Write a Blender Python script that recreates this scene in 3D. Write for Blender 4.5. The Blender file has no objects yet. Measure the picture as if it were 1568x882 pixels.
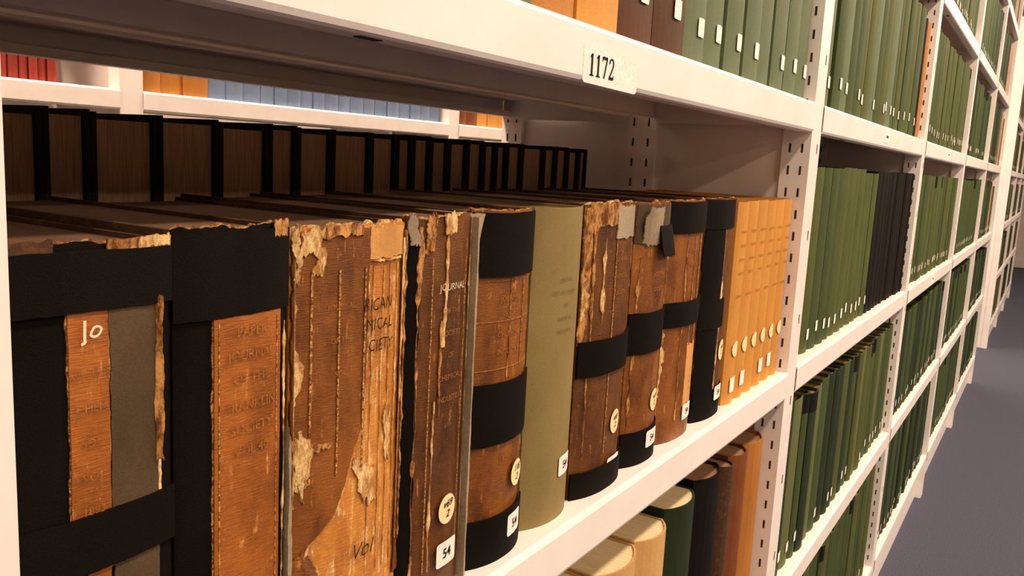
import bpy, bmesh, math, random
from mathutils import Vector, Matrix, noise

scene = bpy.context.scene
CAMZ = 1.08
YC = -0.263

def lin(c):
    out=[]
    for v in c[:3]:
        v/=255.0
        out.append(v/12.92 if v<=0.04045 else ((v+0.055)/1.055)**2.4)
    return tuple(out)+(1.0,)

# ------------------------------------------------------------ materials
MATS={}
def newmat(name):
    m=bpy.data.materials.new(name); m.use_nodes=True
    nt=m.node_tree
    b=nt.nodes['Principled BSDF']
    MATS[name]=m
    return m,nt,b

def N(nt,t,**kw):
    n=nt.nodes.new(t)
    for k,v in kw.items(): setattr(n,k,v)
    return n

def noise_node(nt,coord,scale3,scale,detail=4.0,rough=0.6):
    mp=N(nt,'ShaderNodeMapping'); mp.inputs['Scale'].default_value=scale3
    nt.links.new(coord,mp.inputs['Vector'])
    n=N(nt,'ShaderNodeTexNoise'); n.inputs['Scale'].default_value=scale
    n.inputs['Detail'].default_value=detail; n.inputs['Roughness'].default_value=rough
    nt.links.new(mp.outputs[0],n.inputs['Vector'])
    return n.outputs['Fac']

def ramp(nt,fac,stops):
    r=N(nt,'ShaderNodeValToRGB')
    el=r.color_ramp.elements
    while len(el)<len(stops): el.new(0.5)
    for e,(p,c) in zip(el,stops):
        e.position=p; e.color=c
    nt.links.new(fac,r.inputs['Fac'])
    return r.outputs['Color']

def mix(nt,fac,a,b,mode='MIX'):
    m=N(nt,'ShaderNodeMix'); m.data_type='RGBA'; m.blend_type=mode
    if isinstance(fac,(int,float)): m.inputs[0].default_value=fac
    else: nt.links.new(fac,m.inputs[0])
    for s,i in ((a,6),(b,7)):
        if isinstance(s,tuple): m.inputs[i].default_value=s
        else: nt.links.new(s,m.inputs[i])
    return m.outputs[2]

def bump(nt,b,h,strength,dist):
    bp=N(nt,'ShaderNodeBump'); bp.inputs['Strength'].default_value=strength
    bp.inputs['Distance'].default_value=dist
    nt.links.new(h,bp.inputs['Height']); nt.links.new(bp.outputs[0],b.inputs['Normal'])

W=(1,1,1,1); K=(0,0,0,1)
def leather(name,base,dark,light,wear=0.62,rough=0.42):
    m,nt,b=newmat(name)
    co=N(nt,'ShaderNodeTexCoord').outputs['Object']
    big=noise_node(nt,co,(1,1,0.45),45,5,0.65)
    c=ramp(nt,big,[(0.32,lin(dark)),(0.62,lin(base))])
    st=noise_node(nt,co,(1,1,0.07),420,5,0.7)
    blot=noise_node(nt,co,(1,1,0.6),140,6,0.75)
    mul=N(nt,'ShaderNodeMath',operation='MULTIPLY'); nt.links.new(st,mul.inputs[0]); nt.links.new(blot,mul.inputs[1])
    f=ramp(nt,mul.outputs[0],[(wear**2-0.04,K),(wear**2+0.08,W)])
    c=mix(nt,f,c,lin(light))
    sp=noise_node(nt,co,(1,1,1),900,3,0.8)
    f2=ramp(nt,sp,[(0.62,K),(0.76,(0.45,0.45,0.45,1))])
    c=mix(nt,f2,c,lin(light))
    gr=noise_node(nt,co,(0.35,1,3.2),600,3,0.6)
    g=ramp(nt,gr,[(0.3,(0.72,0.72,0.72,1)),(0.65,(1.1,1.1,1.1,1))])
    c=mix(nt,0.7,c,g,'MULTIPLY')
    nt.links.new(c,b.inputs['Base Color'])
    b.inputs['Roughness'].default_value=rough
    ad=N(nt,'ShaderNodeMath',operation='ADD'); nt.links.new(gr,ad.inputs[0]); nt.links.new(blot,ad.inputs[1])
    bump(nt,b,ad.outputs[0],0.5,0.0006)
    return m

def cloth(name,col,var=0.25,rough=0.75,weave=1400,bs=0.35,spec=0.35):
    m,nt,b=newmat(name)
    co=N(nt,'ShaderNodeTexCoord').outputs['Object']
    n1=noise_node(nt,co,(1,1,0.5),28,5,0.6)
    a=lin(col); d=tuple(v*(1-var) for v in a[:3])+(1,); l=tuple(min(1,v*(1+var)) for v in a[:3])+(1,)
    c=ramp(nt,n1,[(0.3,d),(0.7,l)])
    n2=noise_node(nt,co,(1,1,1),weave,2,0.5)
    g=ramp(nt,n2,[(0.3,(0.75,0.75,0.75,1)),(0.7,(1.15,1.15,1.15,1))])
    c=mix(nt,0.6,c,g,'MULTIPLY')
    nt.links.new(c,b.inputs['Base Color'])
    b.inputs['Roughness'].default_value=rough
    b.inputs['Specular IOR Level'].default_value=spec
    bump(nt,b,n2,bs,0.0004)
    return m

def torn(name,a,c_,scale=160,zs=0.4,p0=0.42,p1=0.58,rough=0.9):
    m,nt,b=newmat(name)
    co=N(nt,'ShaderNodeTexCoord').outputs['Object']
    n=noise_node(nt,co,(1,1,zs),scale,6,0.8)
    n3=noise_node(nt,co,(1,1,1),1000,3,0.6)
    c=ramp(nt,n,[(p0,lin(a)),(p1,lin(c_))])
    g=ramp(nt,n3,[(0.3,(0.7,0.7,0.7,1)),(0.7,(1.1,1.1,1.1,1))])
    c=mix(nt,0.7,c,g,'MULTIPLY')
    nt.links.new(c,b.inputs['Base Color']); b.inputs['Roughness'].default_value=rough
    bump(nt,b,n,0.7,0.001)

def pagesmat(name,col,dark):
    m,nt,b=newmat(name)
    co=N(nt,'ShaderNodeTexCoord').outputs['Object']
    n=noise_node(nt,co,(1,0.02,0.02),1500,3,0.7)
    c=ramp(nt,n,[(0.3,lin(dark)),(0.7,lin(col))])
    nt.links.new(c,b.inputs['Base Color']); b.inputs['Roughness'].default_value=0.9
    bump(nt,b,n,0.5,0.0005)
    return m

leather('leather_brown',(152,96,42),(100,58,22),(220,162,94),0.60)
leather('leather_dark',(122,78,36),(76,46,20),(212,160,100),0.60)
leather('leather_label',(174,108,46),(130,76,28),(230,172,105),0.61)
leather('leather_orange',(210,146,72),(166,102,44),(238,202,145),0.55)
cloth('tape_black',(23,18,14),0.35,0.75,1400,0.5,0.18)
cloth('cloth_black',(21,16,13),0.35,0.78,1400,0.5,0.18)
cloth('cloth_grey_brown',(94,78,58),0.25,0.8)
cloth('cloth_olive_tan',(144,128,86),0.1,0.75,1800,0.25)
cloth('cloth_tan_patch',(212,160,100),0.2,0.8)
torn('cream_torn',(176,128,72),(242,210,155))
torn('tan_torn',(114,70,34),(214,162,100))
torn('stipple',(118,70,28),(235,185,115),700,0.9,0.46,0.56)
torn('gold',(140,86,36),(202,142,70),450,1,0.40,0.62,0.5)
torn('gilt_olive',(132,114,66),(166,140,76),300,1,0.45,0.65,0.6)
torn('board_brown',(84,58,40),(132,94,60),120,1,0.5,0.8)
cloth('paper_grey',(164,150,128),0.15,0.9,700,0.2)
cloth('label_white',(244,238,232),0.03,0.7,500,0.05)
cloth('label_cream',(240,222,175),0.05,0.7,500,0.05)
cloth('ink_black',(22,18,18),0.05,0.7)
cloth('pencil_dark',(62,36,20),0.3,0.7)
cloth('ink_white',(240,218,195),0.15,0.7)
cloth('buckram_yellow',(206,150,78),0.07,0.6,1800,0.2)
cloth('buckram_title',(186,130,62),0.07,0.6,1800,0.2)
cloth('buckram_tan',(206,168,114),0.1,0.6,1500,0.2)
cloth('buckram_ochre',(178,122,62),0.1,0.6)
cloth('green_grey',(106,119,92),0.1,0.65)
cloth('green_olive',(86,94,52),0.12,0.6)
cloth('green_mid',(72,86,50),0.12,0.6)
cloth('green_dark',(44,58,36),0.15,0.6)
cloth('green_moss',(104,110,72),0.12,0.65)
cloth('olive_brown',(98,86,52),0.12,0.65)
cloth('black_binding',(25,20,17),0.2,0.6,1400,0.35,0.25)
cloth('brown_binding',(88,56,34),0.2,0.6)
cloth('rust_binding',(126,76,44),0.2,0.6)
cloth('pinkish_binding',(190,154,130),0.2,0.7)
cloth('blue_binding',(120,138,168),0.1,0.6)
cloth('red_binding',(150,64,54),0.15,0.6)
pagesmat('pages_old',(176,140,102),(120,88,60))
pagesmat('pages_top_dark',(134,104,78),(84,62,44))
pagesmat('pages_fore_dim',(196,164,134),(150,120,94))
pagesmat('pages_cream',(242,226,188),(206,180,138))
m,nt,b=newmat('painted_steel')
co=N(nt,'ShaderNodeTexCoord').outputs['Object']
n=noise_node(nt,co,(1,1,1),12,4,0.6)
nt.links.new(ramp(nt,n,[(0.3,lin((236,229,226))),(0.7,lin((245,239,236)))]),b.inputs['Base Color'])
b.inputs['Roughness'].default_value=0.38
n2=noise_node(nt,co,(1,1,1),900,2,0.5); bump(nt,b,n2,0.08,0.0003)
m,nt,b=newmat('slot_dark'); b.inputs['Base Color'].default_value=(0.06,0.04,0.03,1); b.inputs['Roughness'].default_value=0.9
def roommat(name,c1,c2,scale,rough,bs=0.2,bd=0.002):
    m,nt,b=newmat(name)
    co=N(nt,'ShaderNodeTexCoord').outputs['Object']
    n=noise_node(nt,co,(1,1,1),scale,6,0.7)
    nt.links.new(ramp(nt,n,[(0.3,lin(c1)),(0.7,lin(c2))]),b.inputs['Base Color'])
    b.inputs['Roughness'].default_value=rough
    bump(nt,b,n,bs,bd)
roommat('carpet',(64,66,86),(102,104,124),260,0.95,0.8,0.004)
roommat('wall_paint',(205,196,184),(214,205,193),20,0.8)
roommat('ceiling_tile',(225,220,212),(235,230,222),150,0.9)
m,nt,b=newmat('diffuser'); b.inputs['Emission Color'].default_value=(1,0.9,0.78,1); b.inputs['Emission Strength'].default_value=4

# ------------------------------------------------------------ mesh builder
class MB:
    def __init__(s): s.v=[];s.f=[];s.m=[];s.sm=[];s.mats=[]
    def mi(s,name):
        if name not in s.mats: s.mats.append(name)
        return s.mats.index(name)
    def add(s,vs,fs,mat,smooth=False):
        o=len(s.v); s.v+=[tuple(v) for v in vs]; k=s.mi(mat)
        for f in fs:
            s.f.append(tuple(i+o for i in f)); s.m.append(k); s.sm.append(smooth)
    def box(s,x0,x1,y0,y1,z0,z1,mat):
        vs=[(x,y,z) for z in (z0,z1) for y in (y0,y1) for x in (x0,x1)]
        s.add(vs,[(0,2,3,1),(4,5,7,6),(0,1,5,4),(2,6,7,3),(0,4,6,2),(1,3,7,5)],mat)
    def prism(s,poly,z0,z1,mat,smooth=False,capmat=None):
        n=len(poly)
        a=0
        for i in range(n):
            x1,y1=poly[i];x2,y2=poly[(i+1)%n]; a+=x1*y2-x2*y1
        if a<0: poly=poly[::-1]
        vs=[(x,y,z0) for x,y in poly]+[(x,y,z1) for x,y in poly]
        s.add(vs,[(i,(i+1)%n,(i+1)%n+n,i+n) for i in range(n)],mat,smooth)
        s.add(vs,[tuple(range(n))[::-1],tuple(range(n,2*n))],capmat or mat)
    def build(s,name,parent=None):
        me=bpy.data.meshes.new(name); me.from_pydata(s.v,[],s.f)
        for mn in s.mats: me.materials.append(MATS[mn])
        me.polygons.foreach_set('material_index',s.m)
        me.polygons.foreach_set('use_smooth',s.sm)
        me.update()
        o=bpy.data.objects.new(name,me); scene.collection.objects.link(o)
        if parent: o.parent=parent
        return o
def empty(name):
    e=bpy.data.objects.new(name,None); scene.collection.objects.link(e); e.empty_display_size=0.05; return e

def jag(a,amp,freq,seed):
    return amp*(noise.noise(Vector((a*freq,seed*7.3,0.5)))+0.5*noise.noise(Vector((a*freq*2.7,seed*3.1,4.5)))+0.3*noise.noise(Vector((a*freq*7,seed,9.5))))*1.3

def patch(mb,prof,xl,xr,zb,zt,off,mat,ns=24,ntt=60,thick=0.0008,curl=None):
    if not callable(xl): c1=xl; xl=lambda z:c1
    if not callable(xr): c2=xr; xr=lambda z:c2
    if not callable(zb): c3=zb; zb=lambda s:c3
    if not callable(zt): c4=zt; zt=lambda s:c4
    fr=[];bk=[]
    for j in range(ntt+1):
        t=j/ntt
        for i in range(ns+1):
            s=i/ns
            z=zb(s)*(1-t)+zt(s)*t
            x=xl(z)*(1-s)+xr(z)*s
            y=prof(x)-off
            if curl: y-=curl(s,t)
            fr.append((x,y,z)); bk.append((x,y+thick,z))
    n=len(fr); w=ns+1
    fs=[]
    for j in range(ntt):
        for i in range(ns):
            a=j*w+i; fs.append((a,a+1,a+1+w,a+w))
    mb.add(fr,fs,mat,True)
    vs=fr+bk
    bfs=[]
    for j in range(ntt):
        a=j*w; bfs.append((a,a+w,a+w+n,a+n)); a=j*w+ns; bfs.append((a,a+n,a+w+n,a+w))
    for i in range(ns):
        a=i; bfs.append((a,a+n,a+1+n,a+1)); a=ntt*w+i; bfs.append((a,a+1,a+1+n,a+n))
    for j in range(ntt):
        for i in range(ns):
            a=j*w+i+n; bfs.append((a,a+w,a+1+w,a+1))
    mb.add(vs,bfs,mat,False)

def mkprof(x0,x1,y0,b,p=2.3):
    xc=(x0+x1)/2; h=(x1-x0)/2
    def f(x):
        t=min(1.0,abs((x-xc)/h)); return y0+b*t**p
    return f

def text_on(mb,prof,txt,cx,cz,size,mat,off,rot=0,shear=0,sx=1.0,jit=0,bold=0.006):
    cu=bpy.data.curves.new('t','FONT'); cu.body=txt; cu.size=size; cu.align_x='CENTER'; cu.align_y='CENTER'
    cu.shear=shear; cu.resolution_u=3; cu.offset=size*bold
    ob=bpy.data.objects.new('t',cu); scene.collection.objects.link(ob)
    bpy.context.view_layer.update()
    me=bpy.data.meshes.new_from_object(ob)
    bpy.data.objects.remove(ob)
    vs=[];c=math.cos(rot);s_=math.sin(rot)
    for v in me.vertices:
        a,b_=v.co.x*sx,v.co.y
        if jit:
            b_+=jit*noise.noise(Vector((a*300,1,cz*99))); a+=jit*noise.noise(Vector((b_*300,5,cz*99)))
        x=cx+a*c-b_*s_; z=cz+a*s_+b_*c
        vs.append((x,prof(x)-off,z))
    fs=[tuple(p.vertices) for p in me.polygons]
    mb.add(vs,fs,mat)
    bpy.data.meshes.remove(me)

def disc(mb,prof,cx,cz,rx,rz,off,mat,n=20,shape='circle'):
    rings=4; vs=[(cx,prof(cx)-off,cz)]; fs=[]
    for k in range(1,rings+1):
        for i in range(n):
            a=2*math.pi*i/n; ca,sa=math.cos(a),math.sin(a)
            if shape=='rect':
                e=0.22
                ca=math.copysign(abs(ca)**e,ca); sa=math.copysign(abs(sa)**e,sa)
            x=cx+rx*ca*k/rings; z=cz+rz*sa*k/rings
            vs.append((x,prof(x)-off,z))
    for i in range(n): fs.append((0,1+i,1+(i+1)%n))
    for k in range(1,rings):
        for i in range(n):
            a=1+(k-1)*n+i; b_=1+(k-1)*n+(i+1)%n
            fs.append((a,a+n,b_+n,b_))
    mb.add(vs,fs,mat)

# ------------------------------------------------------------ hero (old bound volume)
ZS=0.825
class Book:
    def __init__(s,x0,x1,h,y0=0.012,depth=0.19,bulge=0.004,p=2.3,spine='leather_brown',board='board_brown',
                 pages='pages_top_dark',jagtop=0.0012,liner='tan_torn',seed=1,lamp=0.0012,sag=0.0):
        s.x0,s.x1,s.h,s.seed=x0,x1,h,seed
        s.mb=MB(); s.prof=mkprof(x0,x1,y0,bulge,p); mb=s.mb
        t=0.003; nb=14
        pts=[(x0+t+(x1-x0-2*t)*i/nb) for i in range(nb+1)]
        poly=[(x,s.prof(x)+0.003) for x in pts]
        yb=y0+depth-0.005
        for i in range(nb+1):
            q=i/nb; poly.append((x1-t-(x1-x0-2*t)*q, yb-0.006*math.sin(math.pi*q)))
        mb.prism(poly,ZS+0.003,ZS+h-0.0025,'pages_old',False,pages)
        for (a,c) in ((x0,x0+t),(x1-t,x1)):
            ye=s.prof(a if a==x0 else x1)
            mb.prism([(a,ye+0.004),(a+0.001,ye+0.002),(c-0.001,ye+0.002),(c,ye+0.004),(c,y0+depth-0.002),(c-0.001,y0+depth),(a+0.001,y0+depth),(a,y0+depth-0.002)],ZS,ZS+h-0.0005,board)
        ja=jagtop
        patch(mb,s.prof,x0+0.0003,x1-0.0003,ZS,(lambda q:ZS+h-sag*math.sin(math.pi*q)+(jag(q,ja,6,seed) if ja else 0)),0.0,spine,48,60,0.0014)
        if liner:
            patch(mb,s.prof,x0+0.001,x1-0.001,ZS+h-0.02,(lambda q:ZS+h+0.0004-sag*math.sin(math.pi*q)+jag(q,ja,6,seed)+jag(q,lamp,18,seed+50)),-0.0012,liner,90,4,0.0022)
        s.n=0
    def band(s,z0,z1,mat='tape_black',off=0.0009,a=0.0004):
        sd=s.seed*13+s.n; s.n+=1
        patch(s.mb,s.prof,s.x0-0.0003,s.x1+0.0003,lambda q:ZS+z0+jag(q,a,5,sd),lambda q:ZS+z1+jag(q,a,5,sd+3),off+0.0002*s.n,mat,40,14,0.0012)
    def pat(s,x0,x1,z0,z1,mat,off=0.0006,a=0.0006,freq=60,vfreq=8,ns=20,ntt=90,curl=None,thick=0.0008,vamp=None):
        sd=s.seed*17+s.n+1; s.n+=1
        fl=x0 if callable(x0) else (lambda z:x0)
        fr=x1 if callable(x1) else (lambda z:x1)
        va=a if vamp is None else vamp
        patch(s.mb,s.prof,lambda z:fl(z)+jag(z,a,freq,sd),lambda z:fr(z)+jag(z,a,freq,sd+5),
              lambda q:ZS+z0+jag(q,va,vfreq,sd+7),lambda q:ZS+z1+jag(q,va,vfreq,sd+9),off,mat,ns,ntt,thick,curl)
    def rag(s,x,z0,z1,w,mat='cream_torn',off=0.0012,side=0,freq=45):
        """intermittent ragged crack: width swings between almost nothing and w"""
        sd=s.seed*19+s.n*3+1; s.n+=1
        def wd(z): return max(0.00020,w*(0.18+jag(z,1.0,freq,sd)))
        def c(z): return x+jag(z,w*0.35,freq*0.5,sd+8)
        l=(lambda z:c(z)-wd(z)*0.5) if side==0 else ((lambda z:x) if side>0 else (lambda z:x-wd(z)))
        r_=(lambda z:c(z)+wd(z)*0.5) if side==0 else ((lambda z:x+wd(z)) if side>0 else (lambda z:x))
        patch(s.mb,s.prof,l,r_,ZS+z0,ZS+z1,off,mat,3,160,0.0006)
    def stip(s,x,z0,z1,w=0.0007,off=0.0014): s.pat(x-w/2,x+w/2,z0,z1,'stipple',off,0.0001,60,8,2,40,thick=0.0003)
    def lab(s,x,z,txt='54',rx=0.008,rz=0.0075,off=0.0028):
        disc(s.mb,s.prof,x,ZS+z,rx,rz,off,'label_white',28,'rect')
        text_on(s.mb,s.prof,txt,x,ZS+z,0.0085,'ink_black',off+0.0004)
    def circ(s,x,z,txt=('v69','2'),r=0.0085,off=0.0028):
        disc(s.mb,s.prof,x,ZS+z,r,r*1.05,off,'label_cream',24)
        for i,t in enumerate(txt):
            text_on(s.mb,s.prof,t,x,ZS+z+0.0033-i*0.0062,0.0062,'ink_black',off+0.0004,0,0.3)
    def txt(s,t,x,z,size,mat='gold',off=0.0022,**kw):
        text_on(s.mb,s.prof,t,x,ZS+z,size,mat,off,**kw)
    def done(s,name): return s.mb.build(name)

# B1
B=Book(0.128,0.1985,0.219,spine='cloth_black',bulge=0.003,p=3,seed=1,jagtop=0.0012,lamp=0.0007)
B.pat(0.1566,0.1720,0.100,0.198,'stipple',0.0005,0.0006,120)
B.pat(0.1570,0.1715,0.100,0.197,'leather_label',0.0010,0.0002)
B.pat(0.1718,0.1932,0.100,0.197,'cream_torn',0.0006,0.0007,90)
B.pat(0.1720,0.1920,0.100,0.197,'cloth_grey_brown',0.0012,0.0006,70)
B.pat(0.1908,0.1932,0.135,0.198,'tan_torn',0.0016,0.0009,70,curl=lambda s,t:0.002*s)
B.band(0.1955,0.2165); B.band(0.101,0.1225)
B.pat(0.172,0.1985,0.2145,0.2200,'tan_torn',0.0013,0.0008,90,vfreq=9)
B.pat(0.184,0.1985,0.2165,0.2205,'cream_torn',0.0015,0.0008,90,vfreq=9)
B.pat(0.128,0.152,0.2150,0.2205,'board_brown',0.0013,0.0008,90,vfreq=9)
B.pat(0.1725,0.192,0.03,0.1,'cloth_grey_brown',0.0010,0.0004)
B.pat(0.157,0.1713,0.03,0.1,'leather_label',0.0010,0.0004)
B.band(0.0,0.02)
B.txt('Jo',0.1648,0.1893,0.0092,'ink_white',0.0026,jit=0.0009,bold=0.006)
for i,t in enumerate(['OF THE','CHEM','SOC','VOL','1893']):
    B.txt(t,0.1643,0.174-i*0.0125,0.0043,bold=0.0)
B.done('worn_black_cloth_book')

# B2
B=Book(0.200,0.2575,0.222,spine='cloth_black',bulge=0.0035,p=3,seed=2,jagtop=0.0014,lamp=0.0008)
B.pat(0.2158,0.2524,0.0,0.188,'stipple',0.0005,0.0005,120)
B.pat(0.2163,0.2520,0.0,0.188,'leather_label',0.0012,0.0002)
B.band(0.186,0.2205)
for i,t in enumerate(['PAPER','JOURNAL','OF THE','FRANKLIN','SOCIETY','VOL 40']):
    B.txt(t,0.2345,0.179-i*0.0098-(0.002 if i>2 else 0),0.0060,sx=0.95,bold=0.0)
for xx in (0.2185,0.2495): B.stip(xx,0.02,0.184,0.0006)
B.rag(0.2552,0.02,0.18,0.0028,'cream_torn',0.0012)
B.pat(0.247,0.2573,0.2175,0.2240,'tan_torn',0.0016,0.0010,90,vfreq=6)
B.done('worn_black_cloth_book')

# B3 torn leather
def tear(z):
    r=z-ZS
    pts=[(0.0,0.262),(0.058,0.264),(0.07,0.272),(0.08,0.285),(0.095,0.292),(0.11,0.297),(0.125,0.3035),(0.16,0.3050),(0.24,0.3055)]
    for (a,xa),(b_,xb) in zip(pts,pts[1:]):
        if r<=b_: return xa+(xb-xa)*max(0,(r-a))/(b_-a)
    return pts[-1][1]
B=Book(0.2605,0.3395,0.2205,spine='leather_orange',bulge=0.0055,p=2.6,seed=3,jagtop=0.002,liner='cream_torn',lamp=0.0016,sag=0.001)
B.pat(0.2625,lambda z:tear(z)+0.0012,0.060,0.2165,'cream_torn',0.0008,0.0014,90)
B.pat(0.2615,tear,0.064,0.2185,'leather_brown',0.0018,0.0010,70,thick=0.0014)
B.pat(0.2608,0.2640,0.196,0.2215,'cream_torn',0.0028,0.002,90)
B.pat(0.264,0.2745,0.2085,0.2195,'cream_torn',0.0028,0.0018,100,vfreq=5)
B.pat(0.271,0.2765,0.199,0.2095,'cream_torn',0.0028,0.0018,100,vfreq=4,vamp=0.002)
B.pat(0.275,0.300,0.2155,0.2205,'tan_torn',0.0028,0.0012,100,vfreq=8)
B.rag(0.2618,0.09,0.205,0.004,'cream_torn',0.0027,1)
for xx in (0.2700,0.2855,0.3025): B.stip(xx,0.10,0.20,0.0011,0.0024)
B.pat(0.262,0.270,0.098,0.125,'cream_torn',0.0026,0.0028,80,vfreq=4,vamp=0.005)
B.pat(0.270,0.282,0.116,0.1185,'tan_torn',0.0026,0.0012,80,vfreq=4)
B.pat(0.306,0.3345,0.2035,0.2185,'cloth_tan_patch',0.0018,0.0008,60)
B.pat(0.306,0.334,0.2020,0.2035,'cream_torn',0.0014,0.0008,60)
B.pat(0.3355,0.3388,0.03,0.216,'leather_dark',0.0016,0.0012,90)
B.rag(0.3350,0.05,0.212,0.004,'cream_torn',0.0020,1)
B.pat(0.3372,0.3390,0.05,0.215,'tan_torn',0.0024,0.0013,130)
B.pat(0.300,0.314,0.080,0.102,'cream_torn',0.0012,0.003,60,vfreq=4,vamp=0.006)
B.pat(0.262,0.272,0.050,0.066,'leather_brown',0.003,0.002,90,vfreq=4,curl=lambda s,t:0.007*(1-t)*(s))
B.pat(0.322,0.327,0.10,0.122,'cream_torn',0.0010,0.002,60,vamp=0.005)
for xx in (0.310,0.318,0.3245,0.331): B.rag(xx,0.04,0.20,0.0014,'cream_torn',0.0006)
for i,t in enumerate(['RICAN','MICAL','CIETY']):
    B.txt(t,0.3125+0.001*i,0.181-i*0.0103,0.0086,'pencil_dark',0.0026,sx=0.85,jit=0.0010,shear=0.1,bold=-0.004)
B.txt('Vol',0.304,0.056,0.012,'pencil_dark',0.0024,shear=0.3,jit=0.001,bold=-0.01)
for i,t in enumerate(['JOURNAL','OF THE','SOC']):
    B.txt(t,0.2865,0.183-i*0.016,0.0040,off=0.0032,bold=-0.006)
B.done('torn_leather_book')
mb=MB(); pf=lambda x:0.0125
patch(mb,pf,lambda z:0.2578+jag(z,0.0005,50,77),lambda z:0.2597+jag(z,0.0009,40,78),lambda s:ZS,lambda s:ZS+0.124+jag(s,0.006,3,5),0.0,'paper_grey',6,60,0.04)
mb.build('loose_endpaper')

# B4
B=Book(0.3405,0.3985,0.2225,spine='leather_dark',bulge=0.006,p=2.4,seed=4,jagtop=0.0022,liner='cream_torn',lamp=0.0012,sag=0.001)
B.pat(0.3408,0.3485,0.0,0.212,'cloth_black',0.0008,0.0010,60)
B.rag(0.3485,0.02,0.217,0.0035,'tan_torn',0.0012)
B.rag(0.3615,0.02,0.12,0.003,'cream_torn',0.0010)
B.rag(0.3680,0.150,0.212,0.0032,'cream_torn',0.0010)
B.rag(0.3660,0.110,0.165,0.0025,'tan_torn',0.0010)
B.stip(0.357,0.02,0.2); B.stip(0.389,0.02,0.21)
B.rag(0.3983,0.02,0.222,0.0035,'cream_torn',0.0014,-1)
B.pat(0.352,0.358,0.2035,0.2230,'tan_torn',0.0014,0.0016,100)
B.pat(0.366,0.376,0.2125,0.2235,'cream_torn',0.0014,0.0014,100)
B.pat(0.3408,0.346,0.208,0.2225,'paper_grey',0.0024,0.0020,90,vfreq=3)
B.txt('JOURNAL',0.3745,0.1835,0.0056,'ink_white',0.002,jit=0.0005,bold=-0.006)
for i,t in enumerate(['OF THE','SOCIETY','OF','CHEMICAL','INDUSTRY']):
    B.txt(t,0.3740,0.170-i*0.0125,0.0046,bold=-0.002)
B.circ(0.3760,0.054); B.lab(0.3770,0.027,rx=0.010)
B.done('worn_leather_book')
mb=MB()
patch(mb,pf,lambda z:0.3993+jag(z,0.0003,50,87),lambda z:0.4008+0.0035*max(0,(z-ZS-0.205)/0.015)**1.5+jag(z,0.0005,60,88),lambda s:ZS,lambda s:ZS+0.2205+0.002*s,0.0,'paper_grey',6,90,0.05)
mb.build('loose_endpaper')

# B5
B=Book(0.4040,0.4730,0.2235,spine='leather_brown',bulge=0.010,p=2.2,seed=5,jagtop=0.0010,lamp=0.0008)
B.rag(0.4045,0.03,0.185,0.003,'cream_torn',0.0006,1)
B.rag(0.4726,0.03,0.185,0.003,'cream_torn',0.0006,-1)
for zz in (0.126,0.156,0.181): B.pat(0.406,0.471,zz,zz+0.0006,'gold',0.0005,0.0001)
B.rag(0.436,0.120,0.183,0.0016,'tan_torn',0.0006)
B.stip(0.452,0.125,0.18,0.0007,0.0006)
B.band(0.184,0.2225); B.band(0.0785,0.118); B.band(0.0,0.031)
for i,t in enumerate(['JOURNAL','SOC.','CHEMICAL','INDUSTRY']):
    B.txt(t,0.4365,0.170-i*0.011,0.0050,off=0.001,bold=-0.002)
B.txt('1899',0.437,0.067,0.005,off=0.001,bold=0)
B.circ(0.4525,0.0535,('118','2')); B.lab(0.4520,0.0195,rx=0.010,off=0.0032)
B.done('taped_leather_book')

# B6
B=Book(0.4755,0.5430,0.2240,spine='cloth_olive_tan',board='cloth_olive_tan',bulge=0.010,p=2.2,seed=6,jagtop=0,liner=None)
for i,t in enumerate(['JOURNAL','OF THE SOCIETY','OF','CHEMICAL','INDUSTRY']):
    B.txt(t,0.5080,0.175-i*0.009,0.0040,'gilt_olive',off=0.0006,bold=-0.008)
B.lab(0.5215,0.039,rx=0.0105,off=0.0008)
B.done('olive_cloth_book')

# B7
B=Book(0.5460,0.6310,0.2255,spine='leather_dark',bulge=0.010,p=2.4,seed=7,jagtop=0.002,liner='cream_torn',lamp=0.0016)
B.pat(0.5465,0.5535,0.12,0.222,'tan_torn',0.0007,0.0012,100)
B.rag(0.5470,0.12,0.222,0.006,'cream_torn',0.0012,1)
B.rag(0.567,0.135,0.200,0.0040,'cream_torn',0.0009)
B.rag(0.556,0.03,0.22,0.003,'tan_torn',0.0012)
B.stip(0.583,0.03,0.2,0.0012,0.0008)
B.pat(0.580,0.627,0.199,0.2235,'paper_grey',0.001,0.0014,60,vfreq=7)
B.pat(0.550,0.584,0.209,0.2260,'tan_torn',0.0009,0.0016,60,vfreq=7)
B.rag(0.6305,0.03,0.20,0.004,'cream_torn',0.0008,-1)
B.band(0.0955,0.123); B.band(0.0,0.021)
for i,t in enumerate(['JOURNAL','CHEMICAL','SOCIETY']):
    B.txt(t,0.5925,0.183-i*0.013,0.0050,off=0.001,bold=-0.002)
B.circ(0.6010,0.052,off=0.0012,r=0.0095); B.lab(0.6000,0.017,rx=0.0125,off=0.0026)
B.done('taped_leather_book')

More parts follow.
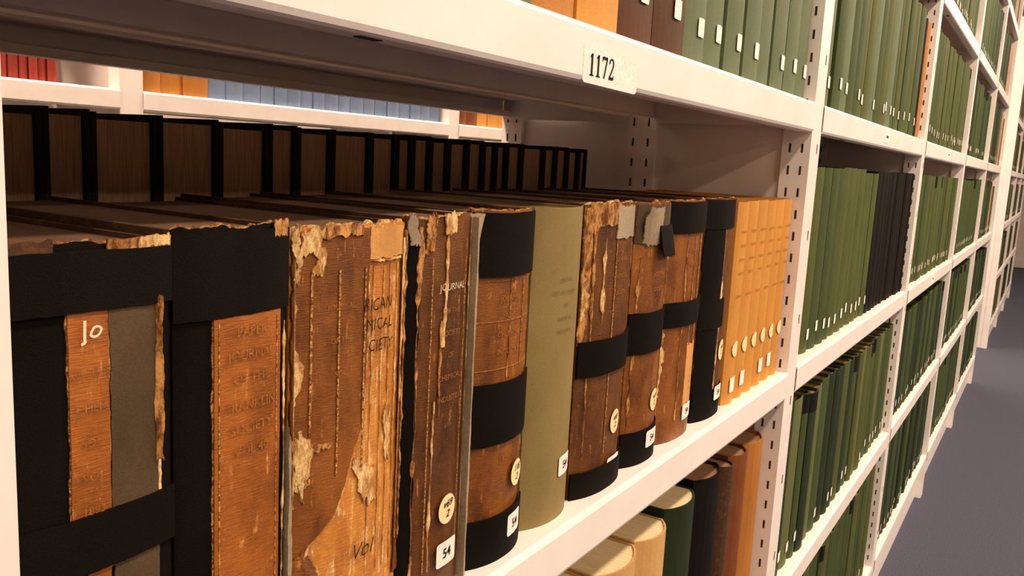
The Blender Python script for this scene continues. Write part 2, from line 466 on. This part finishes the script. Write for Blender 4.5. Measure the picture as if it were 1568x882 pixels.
# B8
B=Book(0.6335,0.7045,0.2250,spine='leather_brown',bulge=0.0095,p=2.4,seed=8,jagtop=0.002,lamp=0.0014)
B.pat(0.634,0.690,0.190,0.223,'cloth_grey_brown',0.0008,0.0016,60)
B.pat(0.641,0.668,0.190,0.221,'paper_grey',0.0014,0.002,70,curl=lambda s,t:0.006*t*(1-s))
B.pat(0.660,0.702,0.180,0.206,'tape_black',0.0026,0.001,60,curl=lambda s,t:0.005*(1-t))
B.band(0.098,0.133); B.band(0.0,0.030)
B.rag(0.7042,0.03,0.18,0.004,'cream_torn',0.0008,-1)
B.rag(0.640,0.03,0.18,0.004,'tan_torn',0.0008)
B.circ(0.6790,0.053,off=0.0012,r=0.0095); B.lab(0.6760,0.0200,rx=0.0125,off=0.0026)
for i,t in enumerate(['JOURNAL','SOCIETY']): B.txt(t,0.669,0.165-i*0.013,0.0050,off=0.001,bold=-0.002)
B.done('taped_leather_book')

# B9
B=Book(0.7070,0.7950,0.2255,spine='leather_brown',bulge=0.0105,p=2.4,seed=9,jagtop=0.001,lamp=0.0008)
B.rag(0.7085,0.03,0.2,0.005,'cream_torn',0.0007,1)
B.rag(0.7945,0.03,0.2,0.004,'cream_torn',0.0007,-1)
B.rag(0.735,0.02,0.2,0.003,'tan_torn',0.0007); B.rag(0.752,0.03,0.2,0.0025,'cream_torn',0.0007)
B.stip(0.765,0.03,0.2,0.0014,0.0008)
B.band(0.196,0.2245); B.band(0.110,0.133)
B.pat(0.750,0.772,0.030,0.090,'cloth_tan_patch',0.0008,0.001,60,vamp=0.003)
for i,t in enumerate(['JOURNAL','CHEMICAL','SOCIETY']): B.txt(t,0.748,0.18-i*0.013,0.005,off=0.001,bold=-0.002)
B.lab(0.7625,0.024,rx=0.0125,off=0.0012)
B.done('taped_leather_book')

# B10
B=Book(0.7975,0.8800,0.2260,spine='leather_dark',bulge=0.009,p=2.4,seed=10,jagtop=0.001,lamp=0.0008)
B.pat(0.798,0.834,0.0,0.2,'cloth_black',0.0007,0.0010,60)
B.band(0.196,0.225); B.pat(0.798,0.88,0.0,0.03,'cloth_black',0.0014,0.0006)
B.pat(0.798,0.846,0.095,0.125,'tape_black',0.0012,0.0010,60)
B.circ(0.8520,0.069,off=0.0012,r=0.0105); B.lab(0.8480,0.0250,rx=0.0125,off=0.0026)
B.rag(0.835,0.03,0.195,0.004,'cream_torn',0.0011)
B.done('worn_leather_book')

# ------------------------------------------------------------ simple volumes
def simple_book(mb,x0,x1,ys,z0,h,depth,bulge,mc,mp,dirn=1,t=0.0025,n=8,label=None,band=None,oval=None,ptop=0.0045):
    pf=mkprof(x0,x1,0,bulge,2.2)
    Y=lambda d: ys+dirn*d
    xs=[x0+(x1-x0)*i/n for i in range(n+1)]
    outer=[(x,Y(pf(x))) for x in xs]
    inner=[]
    for i in range(n+1):
        x=x1-t-(x1-x0-2*t)*i/n
        inner.append((x,Y(pf(x)+t)))
    poly=outer+[(x1,Y(depth)),(x1-t,Y(depth))]+inner+[(x0+t,Y(depth)),(x0,Y(depth))]
    mb.prism(poly,z0,z0+h,mc)
    pg=[(x,y) for x,y in inner][::-1]
    pg=pg+[(x1-t,Y(depth-0.004)),((x0+x1)/2,Y(depth-0.008)),(x0+t,Y(depth-0.004))]
    mb.prism(pg,z0+0.002,z0+h-ptop,mp)
    P=lambda x: Y(pf(x)) if dirn==1 else Y(pf(x))
    if band:
        for (b0,b1,bm) in band:
            patch(mb,P,x0,x1,z0+b0,z0+b1,0.0004*dirn,bm,8,1,0.0003)
    xc=(x0+x1)/2
    if label:
        lw=min(0.008,(x1-x0)*0.36)
        disc(mb,P,xc+(x1-x0)*0.08,z0+label,lw,0.008,0.0012,'label_white',12,'rect')
    if oval:
        lw=min(0.009,(x1-x0)*0.3)
        disc(mb,P,xc,z0+oval,lw,0.009,0.0012,'label_cream',12)

def run(name,specs,ys,z0,dirn=1,seed=0,depth=0.185,mp='pages_old',bulge=0.004):
    rnd=random.Random(seed); mb=MB()
    for sp in specs:
        x0,x1,t0,t1,h,hv,cols,lz=sp[:8]
        pages=sp[8] if len(sp)>8 else mp
        x=x0
        hh=h
        while x<x1-0.008:
            t=rnd.uniform(t0,t1)
            if x+t>x1 or x1-(x+t)<t0*0.5: t=x1-x
            if rnd.random()<0.25: hh=h+rnd.uniform(-hv,hv)
            c=rnd.choice(cols)
            l=None
            if lz and rnd.random()<0.85: l=lz+rnd.uniform(-0.004,0.004)
            band=None
            if 'green' in c and hv>0.004 and rnd.random()<0.15: band=[(hh-0.03,hh,'black_binding')]
            simple_book(mb,x+0.0006,x+t-0.0006,ys+dirn*rnd.uniform(0,0.006),z0,hh,depth,min(bulge,t*0.25),c,pages,dirn,label=l,band=band)
            x+=t
    return mb.build(name)

mb=MB()
xs=[0.8825+0.0350*i for i in range(7)]
for i in range(6):
    simple_book(mb,xs[i]+0.0004,xs[i+1]-0.0004,0.012,ZS,0.2215+0.0006*(i%3),0.185,0.005,'buckram_yellow','pages_old',oval=0.062 )
    P=mkprof(xs[i],xs[i+1],0.012,0.005,2.2)
    if i in (0,1,3,4): disc(mb,P,xs[i]+0.02,ZS+0.022+0.001*i,0.010,0.0085,0.0013,'label_white',16,'rect')
    for k,zz in enumerate((0.19,0.175,0.16,0.145,0.12)):
        text_on(mb,P,'SOCIETY' if k%2 else 'JOURNAL',xs[i]+0.0175,ZS+zz,0.0042,'buckram_title',0.0004)
mb.build('yellow_buckram_journals')

mb=MB()
th=[0.030,0.031,0.049,0.051,0.048,0.030,0.040,0.049,0.036,0.024,0.028,0.030,0.033,0.030,0.024,0.023,0.032,0.050,0.030,0.030,0.030,0.022]
x=0.137
for t in [0.034,0.03,0.03,0.03]+th:
    if x+t>1.075: t=1.075-x
    if t<0.01: break
    simple_book(mb,x+0.0003,x+t-0.0003,0.446,ZS,0.271+0.0008*math.sin(x*70),0.180,0.004,'black_binding','pages_fore_dim',-1,t=0.0037)
    x+=t
mb.build('black_bound_journals')

# ------------------------------------------------------------ shelving
LV=[0.155,0.490,0.825,1.167,1.505,1.842]
LIP=0.035
def shelving(name,xs,yf,dirn=1,double=True,levels=LV,top=2.12,slots_to=2.6):
    root=empty(name)
    Y=lambda d: yf+dirn*d
    pm=MB(); D=0.46
    def ybox(x0,x1,d0,d1,z0,z1,mat):
        a,b_=sorted((Y(d0),Y(d1))); pm.box(x0,x1,a,b_,z0,z1,mat)
    for x in xs:
        for d0,d1 in ((0.001,0.036),(0.208,0.252),(0.424,0.459)):
            ybox(x-0.0235,x+0.0235,d0,d1,0,top,'painted_steel')
        ybox(x-0.016,x+0.016,0.036,0.208,0,top,'painted_steel')
        ybox(x-0.016,x+0.016,0.252,0.424,0,top,'painted_steel')
        if x<slots_to:
            zz=0.06
            while zz<top-0.05:
                for sgn in (-1,1):
                    xa=x+sgn*0.0235
                    for c in (0.011,0.026,0.219,0.241,0.434,0.449):
                        a,b_=sorted((Y(c-0.0013),Y(c+0.0013)))
                        pm.box(min(xa,xa+sgn*0.0003),max(xa,xa+sgn*0.0003),a,b_,zz,zz+0.011,'slot_dark')
                a,b_=sorted((Y(0.001),Y(0.0006)))
                if int(zz/0.0275)%4==0: pm.box(x+0.008,x+0.0105,a,b_,zz,zz+0.012,'slot_dark')
                zz+=0.0275
    pm.build('uprights',root)
    sm=MB(); dm=MB()
    for xa,xb in zip(xs,xs[1:]):
        a=xa+0.0238; b_=xb-0.0238
        for z in levels:
            for s0 in (0,1):
                def yy(d): return Y(d) if s0==0 else Y(0.46-d)
                LP=LIP if s0==0 else 0.025
                pr=[(0.21,-0.022),(0.212,-0.020),(0.212,-0.002),(0.210,0),(0.003,0),(0.001,-0.0008),(0,-0.003),(0,-LP+0.003),(0.001,-LP+0.0008),(0.003,-LP),(0.016,-LP),(0.016,-LP+0.008)]
                vs=[];fs=[]
                for (d,dz) in pr:
                    vs.append((a,yy(d),z+dz-0.0008)); vs.append((b_,yy(d),z+dz-0.0008))
                for i in range(len(pr)-1): fs.append((2*i,2*i+1,2*i+3,2*i+2))
                sm.add(vs,fs,'painted_steel')
                r0,r1=sorted((yy(0.095),yy(0.12)))
                sm.add([(a,r0,z-0.001),(b_,r0,z-0.001),(b_,r0+0.004,z-0.009),(a,r0+0.004,z-0.009),(a,r1-0.004,z-0.009),(b_,r1-0.004,z-0.009),(b_,r1,z-0.001),(a,r1,z-0.001)],
                       [(0,1,2,3),(3,2,5,4),(4,5,6,7)],'painted_steel')
                for xe in (a,b_-0.0012):
                    y0_,y1_=sorted((yy(0.004),yy(0.21)))
                    dm.box(xe,xe+0.0012,y0_,y1_,z-0.030,z-0.001,'painted_steel')
                if s0==0:
                    cx=a+0.165
                    y0_,y1_=sorted((yy(0.0065),yy(0.0115)))
                    dm.box(cx-0.007,cx+0.007,y0_,y1_,z-LIP-0.0022,z-LIP-0.0016,'slot_dark')
        y0_,y1_=sorted((Y(0.02),Y(0.44)))
        dm.box(a,b_,y0_,y1_,0,levels[0]-LIP-0.002,'painted_steel')
    o=sm.build('shelf_boards',root)
    md=o.modifiers.new('thickness','SOLIDIFY'); md.thickness=0.001; md.offset=-1
    dm.build('end_brackets',root)
    return root

PX=[0.110+1.010*i for i in range(-1,6)]
shelving('library_shelving',PX,0.0)
shelving('library_shelving',[6.35+1.010*i for i in range(4)],0.0,slots_to=0)
shelving('library_shelving',[-1.03+1.0*i for i in range(8)],1.197,slots_to=0)

mb=MB()
pts=[(0.487,1.1315),(0.489,1.1300),(0.566,1.1290),(0.5690,1.1310),(0.5690,1.1500),(0.566,1.1525),(0.489,1.1540),(0.487,1.1520)]
vs=[(x,-0.0012,z) for x,z in pts]+[(x,-0.0002,z) for x,z in pts]
nn=len(pts)
mb.add(vs,[tuple(range(nn))]+[(i,(i+1)%nn,(i+1)%nn+nn,i+nn) for i in range(nn)],'label_white')
def stroke(p,w0,w1=None):
    for (xa,za),(xb,zb) in zip(p,p[1:]):
        dx,dz=xb-xa,zb-za; L=math.hypot(dx,dz); nx,nz=-dz/L*w0/2,dx/L*(w1 or w0)/2
        mb.add([(xa+nx,-0.0015,za+nz),(xb+nx,-0.0015,zb+nz),(xb-nx,-0.0015,zb-nz),(xa-nx,-0.0015,za-nz)],[(0,1,2,3)],'ink_black')
zb_,zt_=1.1350,1.1488
for cx in (0.4985,0.5075):
    stroke([(cx,zb_),(cx,zt_)],0.0023); stroke([(cx-0.0028,zb_+0.0003),(cx+0.0028,zb_+0.0003)],0.0008)
    stroke([(cx-0.0024,zt_-0.0022),(cx,zt_-0.0004)],0.0011)
cx=0.5170
stroke([(cx-0.0037,zt_-0.0009),(cx+0.0035,zt_-0.0009)],0.0018); stroke([(cx-0.0035,zt_-0.0034),(cx-0.0035,zt_)],0.0008)
stroke([(cx+0.0030,zt_-0.001),(cx-0.0008,zb_)],0.0016)
cx=0.5268
stroke([(cx-0.0031,zt_-0.0036),(cx-0.0022,zt_-0.0012),(cx,zt_-0.0003),(cx+0.0022,zt_-0.0012),(cx+0.0029,zt_-0.0036),(cx+0.0018,zt_-0.0064),(cx-0.0028,zb_+0.0008)],0.0016,0.0011)
stroke([(cx-0.0033,zb_+0.0008),(cx+0.0033,zb_+0.0008)],0.0018); stroke([(cx+0.0031,zb_+0.0004),(cx+0.0034,zb_+0.0030)],0.0008)
mb.build('shelf_number_label')

run('mixed_bound_volumes',[(0.137,0.40,0.035,0.05,0.235,0.006,['olive_brown','green_moss'],0.035),
    (0.40,0.447,0.04,0.05,0.235,0,['green_moss'],None),
    (0.447,0.567,0.04,0.08,0.24,0.003,['buckram_yellow','buckram_ochre'],None),
    (0.567,0.696,0.062,0.066,0.245,0.003,['brown_binding'],0.04),
    (0.696,1.0925,0.049,0.050,0.262,0.002,['green_grey'],0.036)],0.010,LV[3],seed=4,bulge=0.004)
mb=MB()
z=LV[1]
data=[(0.137,0.20,'buckram_tan',0.235),(0.20,0.27,'buckram_tan',0.235),(0.27,0.34,'buckram_tan',0.238),(0.34,0.41,'buckram_tan',0.235),(0.41,0.48,'buckram_tan',0.238),(0.48,0.55,'buckram_tan',0.236),(0.55,0.62,'buckram_tan',0.238),(0.62,0.70,'buckram_tan',0.240),(0.70,0.768,'buckram_tan',0.242),
 (0.770,0.846,'green_dark',0.250),(0.850,0.925,'black_binding',0.256),(0.927,0.962,'board_brown',0.25),(0.965,1.02,'rust_binding',0.252),(1.022,1.09,'buckram_ochre',0.252)]
for i,(a,b_,c,h) in enumerate(data):
    simple_book(mb,a+0.0005,b_-0.0005,0.014,z,h,0.185,0.014,c,'pages_cream' if i<10 else 'pages_old',t=0.0022,ptop=0.0012 if i<10 else 0.003)
mb.build('mixed_bound_volumes')

G=['green_olive','green_mid']; GD=['green_dark','green_mid']
def bay(i): return (0.110+1.010*i+0.026, 0.110+1.010*(i+1)-0.026)
seed=10
for i in range(-1,5):
    a,b_=bay(i)
    for li,z in enumerate(LV):
        seed+=1
        if i==0 and li in (1,2,3): continue
        h=0.262
        if i==1 and li==2:
            sp=[(a,a+0.07,0.03,0.035,0.262,0.004,['black_binding','green_dark'],None),(a+0.07,1.68,0.035,0.05,0.264,0.004,['green_olive','green_olive','green_mid'],0.03),(1.68,b_,0.03,0.045,0.265,0.004,['black_binding'],None)]
        elif i==1 and li==3:
            sp=[(a,b_-0.08,0.04,0.05,0.262,0.002,['green_mid','green_olive','green_grey'],0.035),(b_-0.08,b_-0.04,0.025,0.03,0.25,0.004,['black_binding'],None),(b_-0.04,b_,0.04,0.05,0.25,0.004,['buckram_ochre'],None)]
        elif i==0 and li>=4:
            sp=[(a,b_,0.035,0.05,0.26,0.003,['green_grey'],0.035)]
        elif i==1 and li<=1:
            sp=[(a,b_,0.03,0.05,0.262,0.008,['green_olive','green_mid','green_dark','green_moss'] if li==1 else ['green_mid','green_olive'],0.03)]
        elif i in (2,):
            sp=[(a,b_,0.03,0.05,0.262,0.005,G if li>=2 else ['green_mid','green_dark'],0.03)]
        elif i==3:
            sp=[(a,b_,0.03,0.05,0.262,0.005,['green_mid','green_dark','green_mid'] ,0.03)]
        else:
            sp=[(a,b_-0.3,0.03,0.05,0.262,0.005,GD,0.03),(b_-0.3,b_,0.03,0.05,0.25,0.012,['pinkish_binding','olive_brown','green_moss'] if li>1 else GD,0.03)]
        run('green_bound_journals',sp,0.010,z,seed=seed)
        if i in (0,1) and not (i==0 and li==2) and 1<=li<=3:
            run('black_bound_journals',[(a,b_,0.03,0.05,0.265,0.004,['black_binding'],None)],0.446,z,dirn=-1,seed=seed+500)
for i in range(3):
    a=6.35+1.01*i+0.026; b_=a+0.958
    for li,z in enumerate(LV):
        seed+=1
        run('brown_bound_journals',[(a,b_,0.03,0.05,0.25,0.012,['brown_binding','olive_brown','green_dark','green_dark','green_moss'],0.03)],0.010,z,seed=seed)

for i in range(7):
    a=-1.03+i+0.026; b_=a+0.948
    for li,z in enumerate(LV):
        seed+=1
        if li in (0,5): continue
        if i==1: sp=[(a,0.84,0.014,0.018,0.25,0.002,['red_binding','pinkish_binding'],None)]
        elif i==2: sp=[(a,1.15,0.04,0.06,0.25,0.003,['buckram_ochre'],None),(1.15,b_-0.02,0.035,0.05,0.25,0.003,['blue_binding'],None)]
        elif i==3: sp=[(a,a+0.4,0.04,0.06,0.25,0.003,['buckram_yellow','rust_binding'],None),(a+0.4,b_,0.035,0.05,0.25,0.003,['olive_brown','blue_binding'],None)]
        else: sp=[(a,b_,0.03,0.05,0.25,0.01,['brown_binding','blue_binding','olive_brown'],None)]
        if li==2 and i==2: sp=[(1.35,b_,0.035,0.05,0.262,0.003,['blue_binding'],None)]
        run('coloured_bound_journals',sp,1.207,z,seed=seed)

mb=MB()
for x,z in ((1.62,1.150),(2.62,1.150),(2.62,0.808)):
    mb.box(x-0.02,x+0.02,-0.0016,-0.0004,z-0.011,z+0.011,'label_white')
    mb.box(x-0.010,x+0.010,-0.0019,-0.0016,z-0.002,z+0.002,'board_brown')
mb.build('shelf_label_cards')

# ------------------------------------------------------------ room
def slab(name,x0,x1,y0,y1,z0,z1,mat):
    mb=MB(); mb.box(x0,x1,y0,y1,z0,z1,mat); return mb.build(name)
RX0,RX1,RY0,RY1,RZ=-3,13,-5.5,4.2,2.5
slab('floor',RX0,RX1,RY0,RY1,-0.1,0,'carpet')
slab('ceiling',RX0,RX1,RY0,RY1,RZ,RZ+0.1,'ceiling_tile')
slab('wall_left',RX0-0.1,RX0,RY0,RY1,0,RZ,'wall_paint')
slab('wall_far',RX1,RX1+0.1,RY0,RY1,0,RZ,'wall_paint')
slab('wall_front',RX0,RX1,RY0-0.1,RY0,0,RZ,'wall_paint')
slab('wall_back',RX0,RX1,RY1,RY1+0.1,0,RZ,'wall_paint')
slab('baseboard_far',RX1-0.015,RX1,RY0,RY1,0,0.1,'wall_paint')

def fixture(x,y,power):
    root=empty('fluorescent_or_fill_light')
    mb=MB(); mb.box(x-0.62,x+0.62,y-0.09,y+0.09,RZ-0.05,RZ,'painted_steel'); mb.build('housing',root)
    mb=MB(); mb.box(x-0.60,x+0.60,y-0.075,y+0.075,RZ-0.056,RZ-0.0502,'diffuser'); mb.build('diffuser_panel',root)
    L=bpy.data.lights.new('tube','AREA'); L.shape='RECTANGLE'; L.size=1.2; L.size_y=0.14; L.energy=power; L.color=(1,0.78,0.585)
    o=bpy.data.objects.new('tube',L); scene.collection.objects.link(o); o.location=(x,y,RZ-0.062); o.parent=root
PW=[8,13,27,28,17,13,11,10,11]
for k in range(9): fixture(-1.6+1.6*k,-0.85,PW[k])
for k,pw in enumerate([26,36,24,16,14]): fixture(-0.8+2.4*k,-2.4,pw)  # added fill row, unseen: low-angle light reaches deeper between the shelves
for k,pw in enumerate([28,28,18,14]): fixture(-0.6+2.8*k,-4.0,pw)  # further unseen row, added as fill to soften light on the shelf interiors
for k in range(6): fixture(-1.0+1.6*k,0.85,30)
for k in range(3): fixture(0+3.2*k,2.6,30)

w=bpy.data.worlds.new('world'); scene.world=w; w.use_nodes=True
w.node_tree.nodes['Background'].inputs[0].default_value=(1,0.88,0.75,1)
w.node_tree.nodes['Background'].inputs[1].default_value=0.15

# ------------------------------------------------------------ camera
th_=math.radians(32.16); p=math.radians(8.70); r=math.radians(3.0)
R0=Vector((math.sin(th_),-math.cos(th_),0))
F=Vector((math.cos(p)*math.cos(th_),math.cos(p)*math.sin(th_),-math.sin(p)))
D0=Vector((-math.sin(p)*math.cos(th_),-math.sin(p)*math.sin(th_),-math.cos(p)))
Rc=math.cos(r)*R0-math.sin(r)*D0
Dc=math.sin(r)*R0+math.cos(r)*D0
U=-Dc; Bk=-F
M=Matrix(((Rc.x,U.x,Bk.x,0),(Rc.y,U.y,Bk.y,YC),(Rc.z,U.z,Bk.z,CAMZ),(0,0,0,1)))
cam=bpy.data.cameras.new('camera'); cam.sensor_width=36; cam.lens=29.85; cam.clip_start=0.01
co_=bpy.data.objects.new('camera',cam); scene.collection.objects.link(co_); co_.matrix_world=M
scene.camera=co_
scene.view_settings.view_transform='Standard'
try: scene.view_settings.look='Medium High Contrast'
except Exception as e: print('look',e)
scene.view_settings.exposure=-0.08
